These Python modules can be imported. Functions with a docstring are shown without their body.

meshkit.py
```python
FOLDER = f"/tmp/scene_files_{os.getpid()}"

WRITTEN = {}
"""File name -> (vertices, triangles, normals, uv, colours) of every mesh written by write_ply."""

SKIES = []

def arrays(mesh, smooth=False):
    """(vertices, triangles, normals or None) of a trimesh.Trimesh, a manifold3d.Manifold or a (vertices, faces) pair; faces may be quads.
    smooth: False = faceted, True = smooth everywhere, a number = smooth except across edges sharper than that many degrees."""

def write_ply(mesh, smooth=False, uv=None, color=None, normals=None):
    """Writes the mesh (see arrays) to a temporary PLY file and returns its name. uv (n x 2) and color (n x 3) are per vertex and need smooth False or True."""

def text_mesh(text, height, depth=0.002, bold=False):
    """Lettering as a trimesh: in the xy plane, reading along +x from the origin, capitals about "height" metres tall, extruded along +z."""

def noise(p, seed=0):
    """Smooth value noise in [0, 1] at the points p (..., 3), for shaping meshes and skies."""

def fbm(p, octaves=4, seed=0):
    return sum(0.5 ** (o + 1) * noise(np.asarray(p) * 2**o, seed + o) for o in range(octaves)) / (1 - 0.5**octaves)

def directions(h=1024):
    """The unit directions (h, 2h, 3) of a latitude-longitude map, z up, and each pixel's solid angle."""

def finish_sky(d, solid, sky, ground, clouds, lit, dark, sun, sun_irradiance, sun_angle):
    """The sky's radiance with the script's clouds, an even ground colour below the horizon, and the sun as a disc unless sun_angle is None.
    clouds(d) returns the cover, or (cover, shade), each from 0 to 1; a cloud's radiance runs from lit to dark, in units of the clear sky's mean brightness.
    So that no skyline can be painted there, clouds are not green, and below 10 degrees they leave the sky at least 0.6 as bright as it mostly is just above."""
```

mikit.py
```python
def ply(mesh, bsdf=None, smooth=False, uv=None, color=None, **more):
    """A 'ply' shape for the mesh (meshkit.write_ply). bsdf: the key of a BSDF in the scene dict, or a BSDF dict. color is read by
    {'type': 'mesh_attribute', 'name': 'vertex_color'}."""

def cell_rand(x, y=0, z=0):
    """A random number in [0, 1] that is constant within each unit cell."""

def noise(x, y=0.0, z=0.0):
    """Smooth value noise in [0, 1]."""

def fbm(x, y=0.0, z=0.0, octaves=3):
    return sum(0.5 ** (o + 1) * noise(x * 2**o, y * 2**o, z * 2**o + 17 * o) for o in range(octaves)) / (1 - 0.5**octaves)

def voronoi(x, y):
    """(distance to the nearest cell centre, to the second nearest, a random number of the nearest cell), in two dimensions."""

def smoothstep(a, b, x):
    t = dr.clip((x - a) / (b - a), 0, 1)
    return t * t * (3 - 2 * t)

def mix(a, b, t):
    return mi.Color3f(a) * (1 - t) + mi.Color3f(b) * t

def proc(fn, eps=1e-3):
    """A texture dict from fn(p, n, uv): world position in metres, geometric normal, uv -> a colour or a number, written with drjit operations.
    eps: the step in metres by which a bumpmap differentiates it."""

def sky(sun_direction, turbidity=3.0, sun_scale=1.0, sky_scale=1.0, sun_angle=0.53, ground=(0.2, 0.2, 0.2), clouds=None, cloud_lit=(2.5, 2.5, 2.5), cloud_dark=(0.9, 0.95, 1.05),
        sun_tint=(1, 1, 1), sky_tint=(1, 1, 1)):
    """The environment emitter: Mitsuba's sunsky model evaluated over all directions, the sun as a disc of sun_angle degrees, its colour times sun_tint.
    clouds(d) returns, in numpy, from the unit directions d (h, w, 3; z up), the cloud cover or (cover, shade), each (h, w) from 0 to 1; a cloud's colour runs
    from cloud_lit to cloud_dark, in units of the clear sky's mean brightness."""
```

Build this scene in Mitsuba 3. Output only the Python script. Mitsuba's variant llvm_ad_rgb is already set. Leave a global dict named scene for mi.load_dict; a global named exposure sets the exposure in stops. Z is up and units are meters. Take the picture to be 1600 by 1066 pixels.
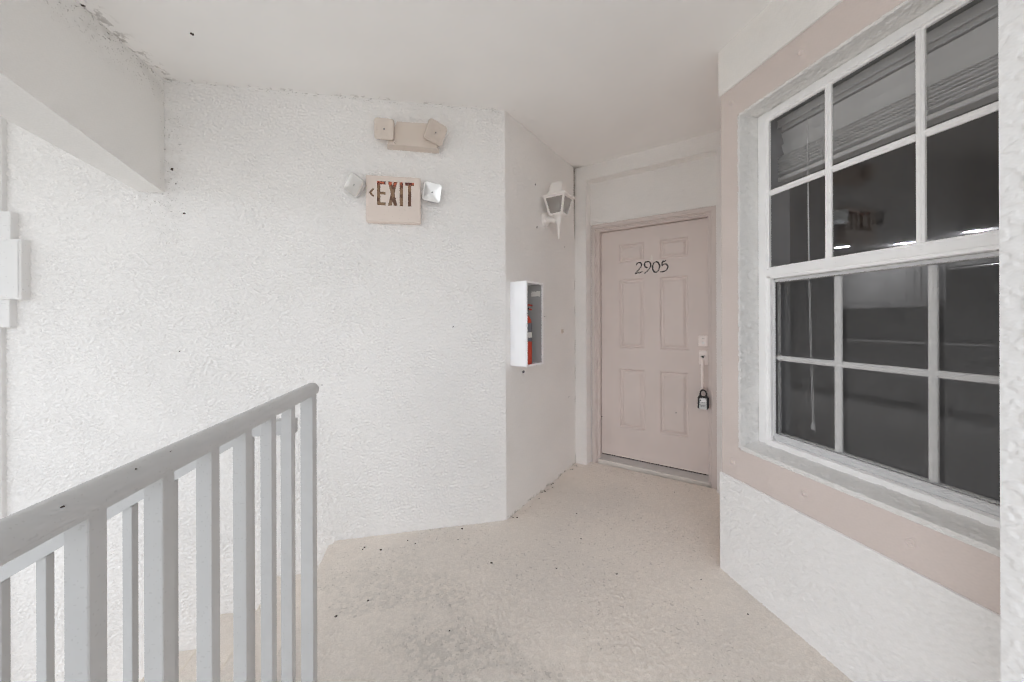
import math
import numpy as np, trimesh, shapely, manifold3d as m3
import drjit as dr, mitsuba as mi, mikit, meshkit
from shapely.geometry import Polygon, LineString, box as sbox
from mikit import noise, fbm, smoothstep, mix

T = mi.ScalarTransform4f
scene, labels = {}, {}
# ------------------------------------------------------------------ camera, light, exposure
CAM_H = 1.25
yaw, roll = math.radians(9.1864), math.radians(-0.19327)
F_PX, W_PX = 574.51, 1600.0
fw = np.array([math.sin(yaw), math.cos(yaw), 0.0])
r0 = np.array([math.cos(yaw), -math.sin(yaw), 0.0]); u0 = np.cross(r0, fw)
rt = r0 * math.cos(roll) + u0 * math.sin(roll); up = np.cross(rt, fw)
eye = np.array([0, 0, CAM_H])
scene['camera'] = {'type': 'perspective', 'fov_axis': 'x', 'fov': math.degrees(2 * math.atan(W_PX / 2 / F_PX)),
                   'to_world': T().look_at(origin=eye.tolist(), target=(eye + fw).tolist(), up=up.tolist()),
                   'principal_point_offset_x': 29.925 / 1600, 'principal_point_offset_y': 29.08 / 1066,
                   'near_clip': 0.02, 'far_clip': 900.0}
scene['daylight'] = mikit.sky((0.35, 0.55, 0.9), turbidity=4, sun_scale=0.12, sun_angle=24, clouds=lambda d: np.ones(d.shape[:2]),
                              cloud_lit=(2.33, 2.45, 2.62), ground=(0.3, 0.3, 0.29))
exposure = 3.0

# ------------------------------------------------------------------ helpers
s2 = math.sqrt(0.5)
rng = np.random.default_rng(7)
BS = {}


def bsdf(key, d, two=True):
    scene[key] = {'type': 'twosided', 'bsdf': d} if two else d
    return key


def rgb(*c):
    return {'type': 'rgb', 'value': list(c)}


def chbox(x0, x1, y0, y1, z0, z1, c=0.0):
    lo = np.array([min(x0, x1), min(y0, y1), min(z0, z1)]); hi = np.array([max(x0, x1), max(y0, y1), max(z0, z1)])
    c = min(c, 0.45 * (hi - lo).min())
    if c <= 0:
        b = trimesh.creation.box(bounds=[lo, hi]); return b
    pts = []
    for a in range(3):
        l, h = lo + c, hi - c
        l = l.copy(); h = h.copy(); l[a] = lo[a]; h[a] = hi[a]
        for k in range(8):
            pts.append([h[i] if k >> i & 1 else l[i] for i in range(3)])
    return trimesh.convex.convex_hull(np.array(pts))


def flat(m):
    return trimesh.Trimesh(np.asarray(m.vertices)[np.asarray(m.faces)].reshape(-1, 3), np.arange(3 * len(m.faces)).reshape(-1, 3), process=False)


def man(mesh):
    return m3.Manifold(m3.Mesh(np.asarray(mesh.vertices, np.float32), np.asarray(mesh.faces, np.uint32)))


def tm(man_):
    m = man_.to_mesh()
    return trimesh.Trimesh(np.array(m.vert_properties[:, :3], float), np.array(m.tri_verts), process=False)


def cut(a, *bs):
    r = man(a)
    for b in bs:
        r = r - man(b)
    return tm(r)


def union(*ms):
    r = man(ms[0])
    for b in ms[1:]:
        r = r + man(b)
    return tm(r)


def cat(*ms):
    return trimesh.util.concatenate(list(ms))


def place(mesh, M):
    m = mesh.copy(); m.vertices = np.asarray(m.vertices) @ M[:3, :3].T + M[:3, 3]
    if np.linalg.det(M[:3, :3]) < 0:
        m.faces = np.asarray(m.faces)[:, ::-1]
    return m


def frame(o, R, N):
    M = np.eye(4); M[:3, 0] = R; M[:3, 1] = [0, 0, 1]; M[:3, 2] = N; M[:3, 3] = o
    return M


def aim(center, normal, rollang=0.0):
    """local z -> normal, local y about up"""
    n = np.asarray(normal, float); n = n / np.linalg.norm(n)
    r = np.cross([0, 0, 1], n); r /= np.linalg.norm(r); u = np.cross(n, r)
    c, s = math.cos(rollang), math.sin(rollang)
    M = np.eye(4); M[:3, 0] = r * c + u * s; M[:3, 1] = -r * s + u * c; M[:3, 2] = n; M[:3, 3] = center
    return M


def tube(path, rad, n=12, caps=True):
    p = np.asarray(path, float); rad = np.broadcast_to(rad, (len(p),))
    t = np.gradient(p, axis=0); t /= np.linalg.norm(t, axis=1, keepdims=True)
    a = np.cross(t[0], [0.31, 0.2, 0.93]); a /= np.linalg.norm(a)
    V = []
    for i in range(len(p)):
        a = a - t[i] * (a @ t[i]); a /= np.linalg.norm(a); b = np.cross(t[i], a)
        th = np.arange(n) * 2 * np.pi / n
        V.append(p[i] + rad[i] * (np.cos(th)[:, None] * a + np.sin(th)[:, None] * b))
    V = np.vstack(V); Fs = []
    for i in range(len(p) - 1):
        for j in range(n):
            k = (j + 1) % n
            Fs += [[i * n + j, i * n + k, (i + 1) * n + k], [i * n + j, (i + 1) * n + k, (i + 1) * n + j]]
    if caps:
        V = np.vstack([V, p[0], p[-1]]); c0 = len(V) - 2
        for j in range(n):
            k = (j + 1) % n
            Fs += [[c0, k, j], [c0 + 1, (len(p) - 1) * n + j, (len(p) - 1) * n + k]]
    return trimesh.Trimesh(V, Fs, process=False)


def lathe(prof, n=24):
    """profile [(r, h)] turned about local y"""
    m = trimesh.creation.revolve(np.array(prof, float), sections=n)   # about z
    R = np.array([[1, 0, 0, 0], [0, 0, 1, 0], [0, -1, 0, 0], [0, 0, 0, 1.0]])
    m.apply_transform(R); return m


def loft(a, b):
    """closed solid between two rings of equal count"""
    a, b = np.asarray(a, float), np.asarray(b, float)
    return trimesh.convex.convex_hull(np.vstack([a, b]))


def prism(poly, d0, d1):
    """shapely polygon in local (x, y), extruded along local z"""
    gs = getattr(poly, 'geoms', [poly]); out = []
    for g in gs:
        m = trimesh.creation.extrude_polygon(g, d1 - d0, engine='earcut'); m.apply_translation([0, 0, d0]); out.append(m)
    return cat(*out) if len(out) > 1 else out[0]


def rrect(w, h, r, n=5):
    return sbox(-w / 2 + r, -h / 2 + r, w / 2 - r, h / 2 - r).buffer(r, quad_segs=n)


used = {}


def num(name):
    k = used.get(name, 0); used[name] = k + 1
    return name if k == 0 else f'{name}_{k:03d}'


def obj(name, mesh, mat, parent=None, M=None, smooth=False, **more):
    key = num((parent + '__' if parent else '') + name)
    if M is not None:
        mesh = place(mesh, M)
    scene[key] = mikit.ply(mesh, mat, smooth=smooth, **more)
    return key


def tag(key, label=None, cat_=None, group=None, kind=None):
    d = labels.setdefault(key, {})
    if label: d['label'] = label
    if cat_: d['category'] = cat_
    if group: d['group'] = group
    if kind: d['kind'] = kind
    return key


def thing(name, label, cat_, group=None):
    return tag(num(name), label, cat_, group)


def skin(r0_, r1_, z0_, z1_, step, height, M, taper=0.008, keep=None):
    """a real relief over the rectangle r0..r1, z0..z1 of a wall's local frame; height(points) in metres out of the wall"""
    nr, nz = max(2, int((r1_ - r0_) / step) + 1), max(2, int((z1_ - z0_) / step) + 1)
    R, Z = np.meshgrid(np.linspace(r0_, r1_, nr), np.linspace(z0_, z1_, nz), indexing='ij')
    P = np.stack([R, Z, np.zeros_like(R)], -1).reshape(-1, 3)
    W = P @ M[:3, :3].T + M[:3, 3]
    e = np.minimum.reduce([P[:, 0] - r0_, r1_ - P[:, 0], P[:, 1] - z0_, z1_ - P[:, 1]])
    P[:, 2] = height(W) * np.clip(e / taper, 0, 1)
    i, j = np.meshgrid(np.arange(nr - 1), np.arange(nz - 1), indexing='ij'); a = (i * nz + j).ravel()
    F = np.vstack([np.c_[a, a + nz, a + nz + 1], np.c_[a, a + nz + 1, a + 1]])
    if keep is not None:
        c = P[F].mean(1); F = F[keep(c)]
    return trimesh.Trimesh(P @ M[:3, :3].T + M[:3, 3], F, process=False)


def np_step(a, b, x):
    q = np.clip((x - a) / (b - a), 0, 1); return q * q * (3 - 2 * q)


def relief(f, amp, lo=0.36, hi=0.70, seed=0, fine=0.25):
    def h(W):
        w = W + 0.006 * (meshkit.noise(W * 22, seed + 5)[:, None] - 0.5)
        a = 0.62 * meshkit.noise(w * f, seed) + 0.38 * meshkit.noise(w * f * 1.9 + 3.3, seed + 1)
        b = meshkit.noise(W * 7, seed + 2)
        return amp * (np_step(lo, hi, a) * (0.55 + 0.7 * b) + fine * (meshkit.noise(W * f * 3.6, seed + 3) - 0.5) - 0.35)
    return h


# ------------------------------------------------------------------ plan of the place
UA = 2.283
AB = np.array([0.4511, UA, 0.0]); Bd = np.array([s2, s2, 0]); nB = np.array([s2, -s2, 0])
BC = AB + 1.0912 * Bd; Cd = np.array([s2, -s2, 0]); nC = np.array([-s2, -s2, 0])
CEIL, VD, UD = 2.589, 1.41, 1.618
FA = frame([0, UA, 0], [1, 0, 0], [0, -1, 0])
FB, FC = frame(AB, Bd, nB), frame(BC, Cd, nC)
FD = frame([VD, 0, 0], [0, -1, 0], [-1, 0, 0])          # r = -y


def floor_z(x):
    return 0.02855 * (x - 0.45)


# ------------------------------------------------------------------ materials
def wall_height(f1, lo, hi, amp):
    def h(p, n, uv):
        a = noise(p.x * f1, p.y * f1, p.z * f1) * 0.65 + noise(p.x * f1 * 2.1 + 9, p.y * f1 * 2.1, p.z * f1 * 2.1) * 0.35
        b = noise(p.x * 9, p.y * 9, p.z * 9 + 40)
        return amp * (smoothstep(lo, hi, a) * (0.65 + 0.5 * b) + 0.12 * noise(p.x * f1 * 5, p.y * f1 * 5, p.z * f1 * 5))
    return h


def stucco(key, base, f1, amp, lo=0.35, hi=0.72, mould=None, rough=0.75, var=0.05):
    b0 = mi.Color3f(*base)

    def col(p, n, uv):
        v = 1.0 - var * 2 * (fbm(p.x * 2.3, p.y * 2.3, p.z * 2.3 + 5) - 0.5)
        c = b0 * v * (0.97 + 0.06 * noise(p.x * 240, p.y * 240, p.z * 240))
        if mould is not None:
            c = mould(p, c)
        return c
    d = {'type': 'principled', 'base_color': mikit.proc(col), 'roughness': rough, 'specular': 0.3}
    if amp > 0:
        d = {'type': 'bumpmap', 'tex': mikit.proc(wall_height(f1, lo, hi, 1.0), eps=1.2e-3), 'scale': amp, 'bsdf': d}
    return bsdf(key, d)


def specks(p, f, th):
    return smoothstep(th, th + 0.05, noise(p.x * f, p.y * f, p.z * f))


MOULD = (0.16, 0.14, 0.115)


def mould_A(p, c):
    # mildew creeping out of the corner under the beam, and dirt along the floor line
    d = dr.sqrt(dr.square(p.x + 1.456) + 0.12 * dr.square(dr.maximum(1.95 - p.z, 0)))
    m = smoothstep(0.16, 0.0, d) * smoothstep(2.62, 2.3, p.z) * (specks(p, 150, 0.80) * 0.7 + 0.10 * smoothstep(0.4, 0.7, fbm(p.x * 25, p.y * 25, p.z * 25)))
    t = smoothstep(0.03, 0.0, CEIL - p.z) * specks(p, 130, 0.72) * 0.4
    return mix(c, MOULD, dr.clip(m + t, 0, 0.85))


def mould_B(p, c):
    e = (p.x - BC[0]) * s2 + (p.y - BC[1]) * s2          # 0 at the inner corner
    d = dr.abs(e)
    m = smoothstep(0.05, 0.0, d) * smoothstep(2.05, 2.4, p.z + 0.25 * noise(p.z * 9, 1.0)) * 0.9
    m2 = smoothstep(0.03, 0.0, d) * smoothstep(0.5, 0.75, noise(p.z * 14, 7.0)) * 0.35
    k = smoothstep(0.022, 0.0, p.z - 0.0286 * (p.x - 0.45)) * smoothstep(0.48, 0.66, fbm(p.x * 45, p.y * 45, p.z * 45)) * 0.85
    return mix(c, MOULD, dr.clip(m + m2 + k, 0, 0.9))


def mould_beam(p, c):
    d = dr.sqrt(dr.square(CEIL - p.z) + 0.02 * dr.square(p.y - 1.9))
    m = smoothstep(0.20, 0.0, d) * (specks(p, 140, 0.80) * 0.65 + 0.14 * smoothstep(0.45, 0.65, fbm(p.x * 14, p.y * 14, p.z * 14)))
    m2 = smoothstep(0.05, 0.0, UA - p.y) * specks(p, 150, 0.8) * 0.6
    return mix(c, MOULD, dr.clip(m + m2, 0, 0.8))


WHITE = (0.80, 0.785, 0.77)
stucco('mat_stucco_a', WHITE, 62, 0, mould=mould_A)
stucco('mat_stucco_b', (0.80, 0.78, 0.76), 70, 0, mould=mould_B)
stucco('mat_stucco_c', (0.82, 0.80, 0.78), 75, 0)
stucco('mat_stucco_d', (0.80, 0.79, 0.78), 60, 0)
stucco('mat_stucco_top', (0.79, 0.77, 0.745), 75, 0.0010)
stucco('mat_stucco_reveal', (0.72, 0.71, 0.695), 48, 0, lo=0.42, hi=0.6)
stucco('mat_stucco_pilaster', (0.79, 0.785, 0.78), 42, 0, lo=0.45, hi=0.62)
stucco('mat_beam', (0.77, 0.76, 0.74), 70, 0.0012, mould=mould_beam)
stucco('mat_pink', (0.645, 0.565, 0.53), 90, 0.0004, var=0.07, rough=0.6)


def ceil_col(p, n, uv):
    c = mi.Color3f(0.86, 0.845, 0.83) * (1.0 - 0.05 * (fbm(p.x * 3, p.y * 3, 1.0) - 0.5))
    # dirt lines where the ceiling meets the stair wall and the beam
    eA = smoothstep(0.035, 0.0, UA - p.y) * smoothstep(0.60, 0.75, fbm(p.x * 45, p.y * 45, 0.0)) * 0.45 * smoothstep(0.6, 0.2, p.x)
    eB = smoothstep(0.10, 0.0, p.x + 1.456) * smoothstep(0.52, 0.7, fbm(p.x * 50, p.y * 40, 0.0)) * 0.5
    dc = dr.sqrt(dr.square(p.x - BC[0]) + dr.square(p.y - BC[1]))
    return mix(c, MOULD, dr.clip(eA + eB + smoothstep(0.10, 0.0, dc) * 0.7, 0, 0.85))


bsdf('mat_ceiling', {'type': 'bumpmap', 'tex': mikit.proc(wall_height(80, 0.4, 0.7, 1.0), eps=1.5e-3), 'scale': 0.0005,
                     'bsdf': {'type': 'principled', 'base_color': mikit.proc(ceil_col), 'roughness': 0.7, 'specular': 0.3}})


def floor_h(p, n, uv):
    w = fbm(p.x * 3, p.y * 3, 2.0)
    q = 62.0
    a = noise(p.x * q + 3 * w, p.y * q, p.z * 8) * 0.7 + noise(p.x * q * 2.3, p.y * q * 2.3, 3.0) * 0.3
    worn = smoothstep(2.6, 1.5, p.y - 0.25 * p.x)          # the far corner is smoother
    return smoothstep(0.44, 0.60, a) * (0.35 + 0.65 * worn) + 0.10 * noise(p.x * 300, p.y * 300, 1.0)


def floor_col(p, n, uv):
    q = 62.0
    w = fbm(p.x * 3, p.y * 3, 2.0)
    a = noise(p.x * q + 3 * w, p.y * q, p.z * 8) * 0.7 + noise(p.x * q * 2.3, p.y * q * 2.3, 3.0) * 0.3
    big = fbm(p.x * 1.7 + 3, p.y * 1.7, 4.0, octaves=4)
    c = mix((0.75, 0.69, 0.63), (0.69, 0.64, 0.59), smoothstep(0.35, 0.7, big))
    # worn grey dirt where people walk up from the stairs, lying in the hollows of the coat
    path = smoothstep(1.0, 0.1, dr.sqrt(dr.square(p.x + 0.15) + 0.35 * dr.square(p.y - 1.0)))
    blotch = smoothstep(0.40, 0.62, fbm(p.x * 5, p.y * 5, 9.0))
    c = mix(c, (0.40, 0.385, 0.36), path * (0.12 + 0.38 * blotch) * (0.35 + 0.65 * smoothstep(0.58, 0.42, a)))
    spots = smoothstep(0.86, 0.9, noise(p.x * 110, p.y * 110, 21.0)) * 0.3 * smoothstep(0.45, 0.6, blotch + 0.3 * path)
    grit = 0.93 + 0.14 * noise(p.x * 250, p.y * 250, 5.0) * (0.6 + 0.8 * noise(p.x * 60, p.y * 60, 8.0))
    return mix(c * grit, (0.2, 0.18, 0.16), spots)


bsdf('mat_floor', {'type': 'principled', 'base_color': mikit.proc(floor_col), 'roughness': 0.7, 'specular': 0.3})


def worn_paint(key, base, rough=0.45, var=0.05, dirt=0.0, f=60, bump=0.0):
    b0 = mi.Color3f(*base)

    def col(p, n, uv):
        c = b0 * (1 - var * 2 * (fbm(p.x * 6, p.y * 6, p.z * 3) - 0.5))
        if dirt > 0:
            m = smoothstep(0.84, 0.90, noise(p.x * f * 2.2, p.y * f * 2.2, p.z * f * 1.6)) * dirt
            c = mix(c, (0.2, 0.19, 0.18), m)
        return c
    d = {'type': 'principled', 'base_color': mikit.proc(col), 'roughness': rough, 'specular': 0.45}
    if bump > 0:
        d = {'type': 'bumpmap', 'tex': mikit.proc(lambda p, n, uv: noise(p.x * 120, p.y * 120, p.z * 120), eps=1e-3), 'scale': bump, 'bsdf': d}
    return bsdf(key, d)


worn_paint('mat_rail', (0.47, 0.47, 0.468), 0.42, 0.06, 0.15, 170, bump=0.0003)
worn_paint('mat_door', (0.70, 0.615, 0.58), 0.5, 0.05)
worn_paint('mat_door_frame', (0.655, 0.58, 0.55), 0.5, 0.05, 0.1)
worn_paint('mat_window', (0.88, 0.875, 0.87), 0.4, 0.04, 0.10, 90)
worn_paint('mat_screen_frame', (0.58, 0.58, 0.585), 0.45, 0.05, 0.1)
worn_paint('mat_conduit', (0.74, 0.735, 0.725), 0.6, 0.05, 0.15)
worn_paint('mat_beige_plastic', (0.63, 0.55, 0.485), 0.5, 0.05, 0.08)
worn_paint('mat_sign_plastic', (0.70, 0.61, 0.55), 0.5, 0.06, 0.12)
worn_paint('mat_lantern', (0.80, 0.765, 0.735), 0.45, 0.05, 0.05)
worn_paint('mat_threshold', (0.74, 0.70, 0.65), 0.6, 0.08, 0.2)
worn_paint('mat_nosing', (0.74, 0.68, 0.60), 0.6, 0.05)
worn_paint('mat_lock_plate', (0.88, 0.80, 0.765), 0.4, 0.03)
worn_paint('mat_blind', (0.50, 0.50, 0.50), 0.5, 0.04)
worn_paint('mat_cabinet_wood', (0.62, 0.61, 0.60), 0.4, 0.04)
bsdf('mat_lamp_lens', {'type': 'principled', 'base_color': rgb(0.90, 0.90, 0.89), 'metallic': 0.85, 'roughness': 0.22, 'specular': 0.6})
bsdf('mat_dark_gap', {'type': 'diffuse', 'reflectance': rgb(0.03, 0.028, 0.026)})
bsdf('mat_black_ink', {'type': 'principled', 'base_color': rgb(0.018, 0.012, 0.010), 'roughness': 0.5})
bsdf('mat_speck', {'type': 'diffuse', 'reflectance': rgb(0.05, 0.04, 0.035)})
bsdf('mat_rubber', {'type': 'principled', 'base_color': rgb(0.012, 0.012, 0.013), 'roughness': 0.45})
bsdf('mat_lockbox_face', {'type': 'principled', 'base_color': rgb(0.55, 0.56, 0.56), 'metallic': 0.5, 'roughness': 0.4})
bsdf('mat_aluminium', {'type': 'principled', 'base_color': rgb(0.62, 0.61, 0.60), 'metallic': 0.7, 'roughness': 0.4})
bsdf('mat_cabinet_metal', {'type': 'principled', 'base_color': rgb(0.86, 0.86, 0.88), 'roughness': 0.25, 'specular': 0.6})
bsdf('mat_cabinet_inside', {'type': 'principled', 'base_color': rgb(0.36, 0.36, 0.355), 'roughness': 0.5})
bsdf('mat_red', {'type': 'principled', 'base_color': rgb(0.50, 0.045, 0.02), 'roughness': 0.3, 'clearcoat': 0.6})
bsdf('mat_label', {'type': 'diffuse', 'reflectance': rgb(0.72, 0.70, 0.66)})
bsdf('mat_label_dark', {'type': 'diffuse', 'reflectance': rgb(0.16, 0.16, 0.18)})
bsdf('mat_bulb', {'type': 'principled', 'base_color': rgb(0.82, 0.80, 0.76), 'roughness': 0.25})
bsdf('mat_black_appliance', {'type': 'principled', 'base_color': rgb(0.02, 0.02, 0.021), 'roughness': 0.2})
bsdf('mat_room', {'type': 'diffuse', 'reflectance': rgb(0.26, 0.26, 0.27)})
bsdf('mat_counter', {'type': 'principled', 'base_color': rgb(0.30, 0.29, 0.28), 'roughness': 0.3})
bsdf('mat_backsplash', {'type': 'principled', 'base_color': rgb(0.30, 0.30, 0.30), 'roughness': 0.4})
scene['mat_pane'] = {'type': 'thindielectric', 'int_ior': 1.5}
scene['mat_lantern_pane'] = {'type': 'blendbsdf', 'weight': 0.35, 'a': {'type': 'thindielectric', 'int_ior': 1.5}, 'b': {'type': 'twosided', 'bsdf': {'type': 'diffuse', 'reflectance': rgb(0.30, 0.29, 0.28)}}}  # grey mixed into the clear glass stands in for shade under the lantern roof
scene['mat_screen'] = {'type': 'blendbsdf', 'weight': 0.24, 'a': {'type': 'null'}, 'b': {'type': 'twosided', 'bsdf': {'type': 'diffuse', 'reflectance': rgb(0.10, 0.10, 0.10)}}}


def letter_col(p, n, uv):
    top = smoothstep(2.045, 2.075, p.z + 0.03 * (noise(p.x * 90, p.z * 90, 1.0) - 0.5))
    a = fbm(p.x * 60, p.z * 45, 3.0)
    c = mix((0.24, 0.15, 0.085), (0.12, 0.055, 0.03), smoothstep(0.45, 0.62, a))
    r = mix((0.08, 0.012, 0.008), (0.50, 0.11, 0.05), smoothstep(0.42, 0.6, noise(p.x * 150, p.z * 150, 6.0)))
    return mix(c, r, top)


bsdf('mat_exit_letter', {'type': 'principled', 'base_color': mikit.proc(letter_col), 'roughness': 0.4})


def ground_col(p, n, uv):
    g = fbm(p.x * 0.6, p.y * 0.6, 1.0)
    return mix((0.50, 0.49, 0.47), (0.40, 0.395, 0.37), g)


bsdf('mat_ground', {'type': 'diffuse', 'reflectance': mikit.proc(ground_col)})

# ------------------------------------------------------------------ setting: ground, landing, ceiling
g = trimesh.creation.box(bounds=[[-200, -200, -2.9], [200, 200, -2.72]])
tag(obj('ground', g, 'mat_ground'), 'grey concrete paving a storey below the landing', kind='structure')

EDGE = -0.5785
pts = [(EDGE, -1.7), (1.45, -1.7), (1.45, 1.60), (2.15, 2.20), (1.22, 3.20), (0.40, 2.36), (EDGE, 2.36)]
lf = prism(Polygon(pts), -0.22, 0.0)
lf.vertices[:, 2] += floor_z(lf.vertices[:, 0])
def floor_relief(W):
    w = W + 0.01 * (meshkit.noise(W * 12, 5)[:, None] - 0.5)
    a = 0.5 * meshkit.noise(w * 95, 61) + 0.5 * meshkit.noise(w * 215 + 3, 62)
    worn = np_step(2.7, 1.3, W[:, 1] - 0.25 * W[:, 0])
    b = meshkit.noise(W * 5, 63)
    return 0.0022 * (np_step(0.44, 0.55, a) * (0.25 + 0.75 * worn) * (0.45 + 0.8 * b) - 0.5) + 0.0006 * (meshkit.noise(W * 280, 64) - 0.5)


FG = np.eye(4); FG[:3, 2] = [0, 0, 1]
fpoly = shapely.Polygon(pts); shapely.prepare(fpoly)
fs = skin(EDGE, 2.0, 0.30, 3.06, 0.0040, floor_relief, FG, taper=0.02, keep=lambda c: shapely.contains_xy(fpoly, c[:, 0], c[:, 1]))
fs.vertices[:, 2] += floor_z(fs.vertices[:, 0])
lf.vertices[:, 2] -= 0.003
fs2 = skin(EDGE, 1.45, -1.7, 0.30, 0.02, floor_relief, FG, taper=0.02); fs2.vertices[:, 2] += floor_z(fs2.vertices[:, 0])
lf = cat(flat(lf), fs, fs2)
tag(obj('landing_floor', lf, 'mat_floor', smooth=True), 'beige textured concrete floor of the landing', kind='structure')

cl = trimesh.creation.box(bounds=[[-1.5, -1.3, CEIL], [7.9, 7.5, CEIL + 0.25]])
tag(obj('ceiling', cl, 'mat_ceiling'), 'smooth off-white ceiling over the landing', kind='structure')

# ------------------------------------------------------------------ walls
tw = 0.16
A_pl = Polygon([(-5.4, UA), (AB[0], UA), (AB[0] - 0.414 * tw, UA + tw), (-5.4, UA + tw)])
wa = prism(A_pl, -2.72, 2.60)
wa2 = trimesh.creation.box(bounds=[[-5.4, UA, 2.60], [-1.577, UA + tw, 2.84]])
wa.vertices[:, 1] = np.where(wa.vertices[:, 1] < UA + 0.001, UA + 0.004, wa.vertices[:, 1])
wa2.vertices[:, 1] = np.where(wa2.vertices[:, 1] < UA + 0.001, UA + 0.004, wa2.vertices[:, 1])
HA = relief(118, 0.0046, lo=0.40, hi=0.62, seed=11)
k = obj('stair_wall', cat(flat(wa), flat(wa2), skin(-2.45, AB[0], -0.65, 2.592, 0.0039, HA, FA), skin(-5.4, -2.45, -2.72, 2.84, 0.05, HA, FA), skin(-2.45, AB[0], -2.72, -0.65, 0.05, HA, FA), skin(-2.45, -1.55, 2.592, 2.845, 0.01, HA, FA)), 'mat_stucco_a', smooth=True)
tag(k, 'rough white stucco wall behind the stairs, carrying the exit sign', 'wall')
WALL_A = k

B_pl = Polygon([tuple(AB[:2]), tuple(BC[:2]), tuple((BC - nB * tw)[:2]), (AB[0] - 0.414 * tw, UA + tw)])
wb = prism(B_pl, -0.2, 2.60)
wb.vertices -= np.outer(np.abs((wb.vertices - AB) @ nB) < 1e-6, nB) * 0.004
WALL_B = tag(obj('angled_wall', cat(flat(wb), skin(0, 1.0912, -0.05, 2.592, 0.006, relief(68, 0.0022, seed=23), FB)), 'mat_stucco_b', smooth=True), 'narrow angled off-white wall with the lantern and the extinguisher cabinet', 'wall')

# door wall in local (r, z, n)
nich = chbox(0.10, 1.057, -0.1, 2.463, -0.111, 0.2)
cw = cut(chbox(-0.15, 1.30, -0.2, 2.60, -0.22, 0.0), nich, chbox(0.150, 1.012, -0.1, 2.052, -0.3, 0.0))
HC = relief(66, 0.0020, seed=31)
FCn = FC.copy(); FCn[:3, 3] = BC - 0.1075 * nC
front = cat(*[skin(*q, 0.007, HC, FC) for q in ((0.0, 0.10, -0.05, 2.463), (1.057, 1.1481, -0.05, 2.463), (0.0, 1.1481, 2.463, 2.592))])
backs = skin(0.10, 1.057, 2.10, 2.463, 0.007, HC, FCn)
cw = place(cw, FC); cw.vertices -= 0.0035 * nC
WALL_C = tag(obj('door_wall', cat(flat(cw), front, backs), 'mat_stucco_c', smooth=True), 'off-white wall with a shallow recess around the entrance door', 'wall')

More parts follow.
